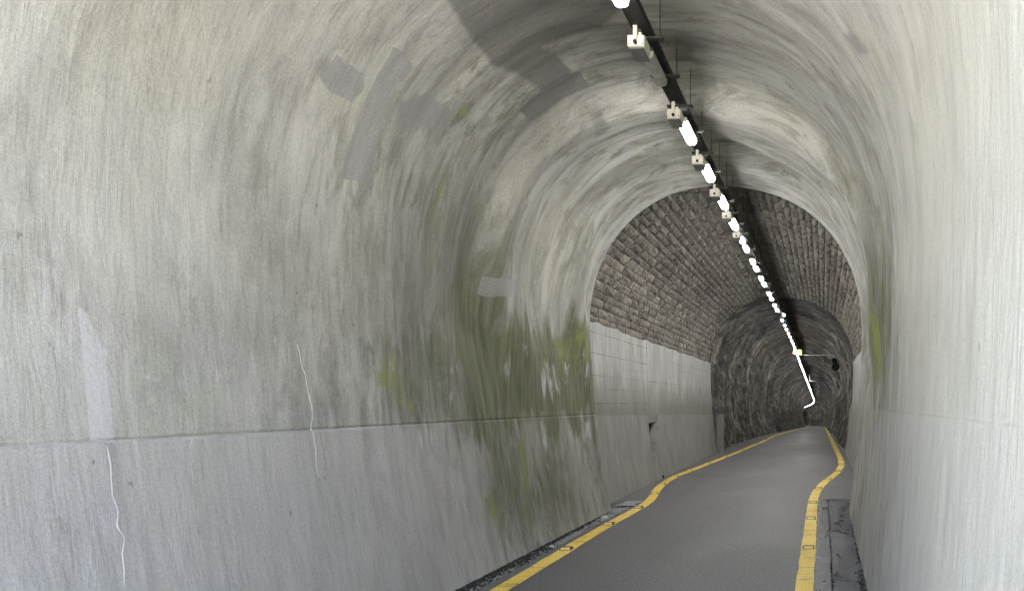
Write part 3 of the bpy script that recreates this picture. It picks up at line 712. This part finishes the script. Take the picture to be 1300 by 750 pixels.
# ------------------------------------------------------------------ road studs
ORD = ['first', 'second', 'third', 'fourth', 'fifth', 'sixth', 'seventh', 'eighth', 'ninth', 'tenth', 'eleventh', 'twelfth', 'thirteenth', 'fourteenth', 'fifteenth', 'sixteenth', 'seventeenth', 'eighteenth']
def make_stud():
    root = empty('road_stud')
    bm = bmesh.new(); v = box(bm, -.055, .055, -.045, .045, 0, .022)
    for q in v:
        if q.co.z > .01: q.co.y *= .55; q.co.x *= .92
    bevel(bm, .003); obj('housing', bm, MAT['stud_body'], root)
    for s in (-1, 1):
        bm = bmesh.new(); v = [bm.verts.new((x, s * y, z)) for x, y, z in ((-.044, .0455, .004), (.044, .0455, .004), (.042, .030, .0205), (-.042, .030, .0205), (-.044, .030, .003), (.044, .030, .003))]
        bm.faces.new(v[:4]); bm.faces.new((v[0], v[3], v[4])); bm.faces.new((v[1], v[2], v[5])); bm.faces.new((v[3], v[2], v[5], v[4])); bm.faces.new((v[0], v[1], v[5], v[4]))
        bmesh.ops.recalc_face_normals(bm, faces=bm.faces); obj('reflector', bm, MAT['stud_amber'], root)
    return root
stud = make_stud(); first = True
for side, ds_, fn in (('left', [8.8, 10.6, 12.25, 14.1, 15.7, 17.4, 18.9, 21, 23.5, 27, 31, 35], lf), ('right', [8.9, 11.07, 12.8, 15, 16.8, 18.75, 20.6, 22.3, 23.9, 25.6, 27.6, 30, 32.5, 35.5, 39], rf)):
    for i, d in enumerate(ds_):
        o = stud if first else copy_tree(stud); first = False
        o.location = (fn(d), d, road_z(fn(d), d) + .007); o.rotation_euler = (0, 0, math.atan2(-(fn(d + .3) - fn(d - .3)), .6)); o.scale = (1.2, 1.3, 1.4)
        tag(o, f'{ORD[i]} amber road stud from the camera on the {side} yellow line', 'road stud', f'amber road studs along the {side} yellow line')

# ================================================================== cable tray and everything hung from it
def tray_x(d): return -1.44 + (np.interp(d, [26, 50], [0, -.05])) + bend(d)
def tray_z(d): return 4.60 - drop(d) + .0 * d
tray = empty('cable_tray'); tag(tray, 'long dark cable tray hung on rods below the crown of the tunnel', 'cable tray')
yt = np.concatenate([np.arange(Y0 + .1, 26, .5), np.arange(26, 215, 2.)])
def rail(name, prof, mat, kind=None, wob=0.):
    G = np.array([[(float(tray_x(y)) + px + wob * (float(vnoise(y * 1.3, px * 50)) - .5), y, float(tray_z(y)) + pz) for px, pz in prof] for y in yt]); o = grid_mesh(name, G, None, None, False, mat, tray, smooth=False); return o
rail('tray_base', [(-.064, .0), (.064, .0), (.064, .004), (-.064, .004), (-.064, .0)], MAT['dark_metal'])
rail('side_rail', [(-.068, -.012), (-.068, .05), (-.055, .05), (-.055, .046), (-.065, .046), (-.065, -.012), (-.068, -.012)], MAT['dark_metal'])
rail('side_rail', [(.068, -.012), (.065, -.012), (.065, .046), (.055, .046), (.055, .05), (.068, .05), (.068, -.012)], MAT['dark_metal'])
for cxx, rr_ in ((-.042, .012), (-.012, .015), (.020, .011), (.044, .013)):
    rail('cable', [(cxx + rr_ * math.cos(a), .022 + rr_ * math.sin(a)) for a in np.linspace(0, 2 * math.pi, 7)], MAT['black'], None, .02)
yb = [4.85, 5.6] + [6.35 + .73 * i for i in range(10)] + [13.65 + 1.46 * i for i in range(26)]
bra = bmesh.new(); box(bra, -.105, .15, -.025, .025, -.034, -.014); bevel(bra, .003); bra_me = bpy.data.meshes.new('cross_bracket'); bra.to_mesh(bra_me); bra.free(); bra_me.materials.append(MAT['dark_metal'])
rod = bmesh.new(); tube(rod, (0, 0, -.05), (0, 0, .34), .0038, 6); tube(rod, (0, 0, -.045), (0, 0, -.034), .012, 6); rod_me = bpy.data.meshes.new('hanger_rod'); rod.to_mesh(rod_me); rod.free(); rod_me.materials.append(MAT['dark_metal'])
for i, y in enumerate(yb):
    x, z = float(tray_x(y)), float(tray_z(y))
    o = bpy.data.objects.new('cross_bracket', bra_me); COL.objects.link(o); o.parent = tray; o.location = (x, y, z)
    o = bpy.data.objects.new('hanger_rod', rod_me); COL.objects.link(o); o.parent = tray; o.location = (x + .125, y, z)
    o.scale = (1, 1, 1 if y < 12 else 1.35)

def prism_y(bm, sec, y0, y1):
    a = [bm.verts.new((x, y0, z)) for x, z in sec]; b = [bm.verts.new((x, y1, z)) for x, z in sec]; n = len(sec)
    for i in range(n): bm.faces.new((a[i], a[(i + 1) % n], b[(i + 1) % n], b[i]))
    bm.faces.new(a[::-1]); bm.faces.new(b); bmesh.ops.recalc_face_normals(bm, faces=bm.faces)
def make_lamp(lit, mat='lit'):
    root = empty('ceiling_lamp'); L = .29
    bm = bmesh.new(); prism_y(bm, [(-.056, -.040), (-.045, -.030), (.045, -.030), (.056, -.040), (.040, .0), (-.040, .0)] if lit else [(-.05, -.035), (.05, -.035), (.04, .0), (-.04, .0)], -L - (.02 if lit else 0), L + (.02 if lit else 0)); obj('housing', bm, MAT['grey_metal'], root)
    bm = bmesh.new(); prism_y(bm, ([(-.050, -.037), (.050, -.037), (.046, -.075), (.025, -.092), (-.025, -.092), (-.046, -.075)] if lit else [(-.052, -.037), (.052, -.037), (.046, -.075), (.025, -.092), (-.025, -.092), (-.046, -.075)]), -L + .012, L - .012)
    obj('diffuser', bm, MAT[mat] if lit else MAT['dull_lamp'], root)
    for s in (-1, 1):
        bm = bmesh.new(); prism_y(bm, [(-.052, -.03), (.052, -.03), (.046, -.07), (.026, -.088), (-.026, -.088), (-.046, -.07)] if not lit else [(-.045, -.02), (.045, -.02), (.045, -.05), (-.045, -.05)], s * (L - .01) if s > 0 else -L - .004, s * (L - .01) + .014 if s > 0 else -L + .01)
        obj('end_cap', bm, MAT['white_metal'], root)
    return root
lamp = make_lamp(True); far_lamp = None; dull = make_lamp(False)
def hang(o, d, dx=0., dz=0.): o.location = (float(tray_x(d)) + dx, d, float(tray_z(d)) - .012 + dz)
hang(dull, 6.83, -.02); tag(dull, 'unlit grey ceiling lamp with pale end cap, between the two nearest white boxes', 'ceiling lamp')
ld = [5.35, 8.36, 9.83, 11.27, 12.65, 13.95, 14.75, 16.1, 16.95, 18.3, 19.2, 20.9, 21.9, 23.4, 24.6]
d = 26.0
while d < 212: ld.append(d); d += 1.75 if d < 60 else 2.3
wordy = ['lit ceiling lamp at the top edge of the photo, nearest the camera', 'lit white lamp just beyond the second white box', 'lit white lamp between the third and fourth white boxes', 'lit white lamp between the fourth and fifth white boxes', 'lit white lamp above the ring where the concrete lining ends',
         'lit white lamp between the fifth white box and the last one']
wordy = ['lit ceiling lamp at the top edge of the photo, nearest the camera', 'lit white lamp between the second and third white boxes', 'lit white lamp between the third and fourth white boxes', 'lit white lamp between the fourth and fifth white boxes', 'lit white lamp between the fifth and sixth white boxes']
for i, d in enumerate(ld):
    if d > 13 and far_lamp is None: o = far_lamp = make_lamp(True, 'lit_far')
    else: o = lamp if i == 0 else copy_tree(far_lamp or lamp)
    hang(o, d, .14 if 25.9 < d < 26.1 else 0, -.03); o.scale = (1, 1, 1) if d < 13.5 else ((.75, .72, .8) if d < 25 else (.55, .72, .65))
    if i < 5: lab = wordy[i]
    elif i < 15: lab = f'{ORD[i - 5]} lit lamp beyond the last white box, under the stone vault'
    elif i < 25: lab = f'{ORD[i - 15]} small lit lamp inside the bare rock stretch, counted from the stone vault'
    else: lab = 'small lit lamp in the far row that merges into one bright line' if d >= 60 else 'tiny lit lamp in the bare rock stretch, where the row starts to merge'
    tag(o, lab, 'ceiling lamp', 'lit ceiling lamps in the row along the tunnel' if i < 15 else ('far lamps merging into a bright line' if d >= 60 else 'lamps under the first bare rock stretch'))
def make_box_unit():
    root = empty('junction_box')
    bm = bmesh.new(); box(bm, -.068, .068, 0, .20, -.152, -.062); bevel(bm, .006); obj('body', bm, MAT['white_metal'], root)
    for s in (-1, 1):
        bm = bmesh.new(); box(bm, s * .006, s * .062, -.008, .001, -.145, -.068); bmesh.ops.recalc_face_normals(bm, faces=bm.faces); bevel(bm, .003); cv = obj('cover', bm, MAT['white_metal'], root)
        bm = bmesh.new(); tube(bm, (s * .052, -.011, -.136), (s * .052, -.007, -.136), .005, 8); obj('screw', bm, MAT['black'], cv)
    bm = bmesh.new(); box(bm, -.016, .016, -.03, -.012, -.105, .035); bevel(bm, .003); obj('upright_bar', bm, MAT['white_metal'], root)
    bm = bmesh.new(); tube(bm, (0, -.034, -.130), (0, -.008, -.130), .016, 12, .013); obj('knob', bm, MAT['black'], root)
    bm = bmesh.new(); box(bm, -.058, .058, .01, .26, -.167, -.154); bevel(bm, .003); obj('underplate', bm, MAT['grey_metal'], root)
    bm = bmesh.new(); box(bm, -.03, .03, .03, .16, -.06, .0); obj('mounting_bracket', bm, MAT['grey_metal'], root)
    bm = bmesh.new(); box(bm, .022, .045, -.005, .05, -.062, -.045); obj('cable_gland', bm, MAT['white_metal'], root)
    return root
unit = make_box_unit()
for i, d in enumerate([6.2, 7.77, 9.25, 10.7, 12.0, 13.4]):
    o = unit if i == 0 else copy_tree(unit); hang(o, d, -.035, .012)
    tag(o, ['largest', 'second', 'third', 'fourth', 'fifth', 'smallest and last'][i] + (' white box with bar and black knob under the tray' + ('' if i in (0, 5) else ', counted from the camera')), 'junction box', 'white boxes hung below the cable tray')
# amber sign lamp, its cable and the dark housing on the right side, deep in the rock stretch
d = 42.; root = empty('amber_beacon', (float(tray_x(d)), d, float(tray_z(d)) - .05)); tag(root, 'small amber warning light with yellowish side box in the lamp row', 'warning light')
bm = bmesh.new(); tube(bm, (0, 0, -.22), (0, 0, -.02), .13, 12, .11); obj('amber_lens', bm, MAT['amber'], root)
MAT['sign_box'] = plain('yellowish_plastic', (.35, .30, .13), .5)
bm = bmesh.new(); box(bm, .14, .36, -.05, .05, -.30, .02); bevel(bm, .01); obj('side_box', bm, MAT['sign_box'], root)
bm = bmesh.new(); tube(bm, (0, 0, -.02), (0, 0, .08), .03, 8); obj('stem', bm, MAT['dark_metal'], root)
bm = bmesh.new(); z_ = float(tray_z(d)); pts = [(-1.08, 42, z_ - .32), (-.4, 42, z_ - .35), (.3, 42, z_ - .33), (.55, 42, z_ - .36), (.78, 42, z_ - .75)]
for a, b in zip(pts[:-1], pts[1:]): tube(bm, a, b, .014, 6)
tag(obj('wire', bm, MAT['white_metal']), 'thin pale wire strung across from the amber light to the right wall', 'cable')
root = empty('wall_speaker', (.50, 41.0, 3.62)); root.rotation_euler = (0, math.radians(25), math.radians(8)); tag(root, 'dark rounded housing fixed high on the right rock wall', 'housing')
bm = bmesh.new(); box(bm, -.16, .16, -.3, .3, .02, .30); bevel(bm, .05, 2); obj('upper_body', bm, MAT['black'], root)
bm = bmesh.new(); tube(bm, (.16, -.36, -.10), (.16, .3, -.10), .20, 14, .17); obj('drum', bm, MAT['black'], root)
bm = bmesh.new(); box(bm, .1, .7, -.03, .03, .1, .16); obj('bracket', bm, MAT['dark_metal'], root)
d = 68.; bm = bmesh.new(); x_, z_ = float(tray_x(d)), float(tray_z(d)); box(bm, x_ + .28, x_ + .34, d, d + .05, z_ - .35, z_ + .25); box(bm, x_ + .343, x_ + .75, d, d + .05, z_ - .35, z_ - .29)
tag(obj('angle_bracket', bm, MAT['white_metal']), 'small pale angle bracket beside the bright line of far lamps', 'bracket')

# ================================================================== outside, behind the camera
hx = np.linspace(-120, 117, 80); hy = np.concatenate([np.linspace(Y0 + .1, 10, 20), np.linspace(14, 330, 40)])
HX, HY = np.meshgrid(hx, hy); HZ = 6.1 + 34 * sstep(-3, 60, HY) + (fbm(HX * .05, HY * .05, 4) - .5) * 6 * sstep(0, 20, HY) 
o = grid_mesh('hillside', np.stack([HX, HY, HZ], -1), None, None, False, MAT['grass']); o['kind'] = 'structure'
gx = np.unique(np.concatenate([np.linspace(-800, 800, 30), np.linspace(-30, 27, 40)])); gy = np.unique(np.concatenate([np.linspace(-1500, Y0 - .05, 20), np.linspace(-60, Y0 - .05, 30)]))
GX, GY = np.meshgrid(gx, gy); GZ = -.06 + 7 * sstep(8, 30, np.abs(GX + 1.5)) * sstep(-45, -3, GY) + (fbm(GX * .3, GY * .3, 3) - .5) * .3 * sstep(3.5, 6, np.abs(GX + 1.5)) - .02
o = grid_mesh('ground', np.stack([GX, GY, GZ], -1), None, None, False, MAT['ground']); o['kind'] = 'structure'
# headwall round the mouth
bm = bmesh.new(); n = 60; q = []
for side_y in (Y0, Y0 - .6):
    a = [bm.verts.new((x, side_y, z)) for x, z in zip(px_, pz_)]
    b = []
    for i in range(n):
        s = i / (n - 1); th = s * (9.5 + 14 + 9.5)
        x, z = (CX - 7, th) if th < 9.5 else ((CX - 7 + (th - 9.5), 7.4) if th < 23.5 else (CX + 7, 33 - th))
        b.append(bm.verts.new((x, side_y, min(z, 7.4))))
    for i in range(n - 1): bm.faces.new((a[i], a[i + 1], b[i + 1], b[i]))
    q.append((a, b))
for i in range(n - 1): bm.faces.new((q[0][0][i], q[1][0][i], q[1][0][i + 1], q[0][0][i + 1])); bm.faces.new((q[0][1][i], q[0][1][i + 1], q[1][1][i + 1], q[1][1][i]))
bmesh.ops.recalc_face_normals(bm, faces=bm.faces)
tag(obj('portal_headwall', bm, MAT['wall_lower']), 'grey concrete portal wall around the tunnel mouth behind the camera', 'wall')
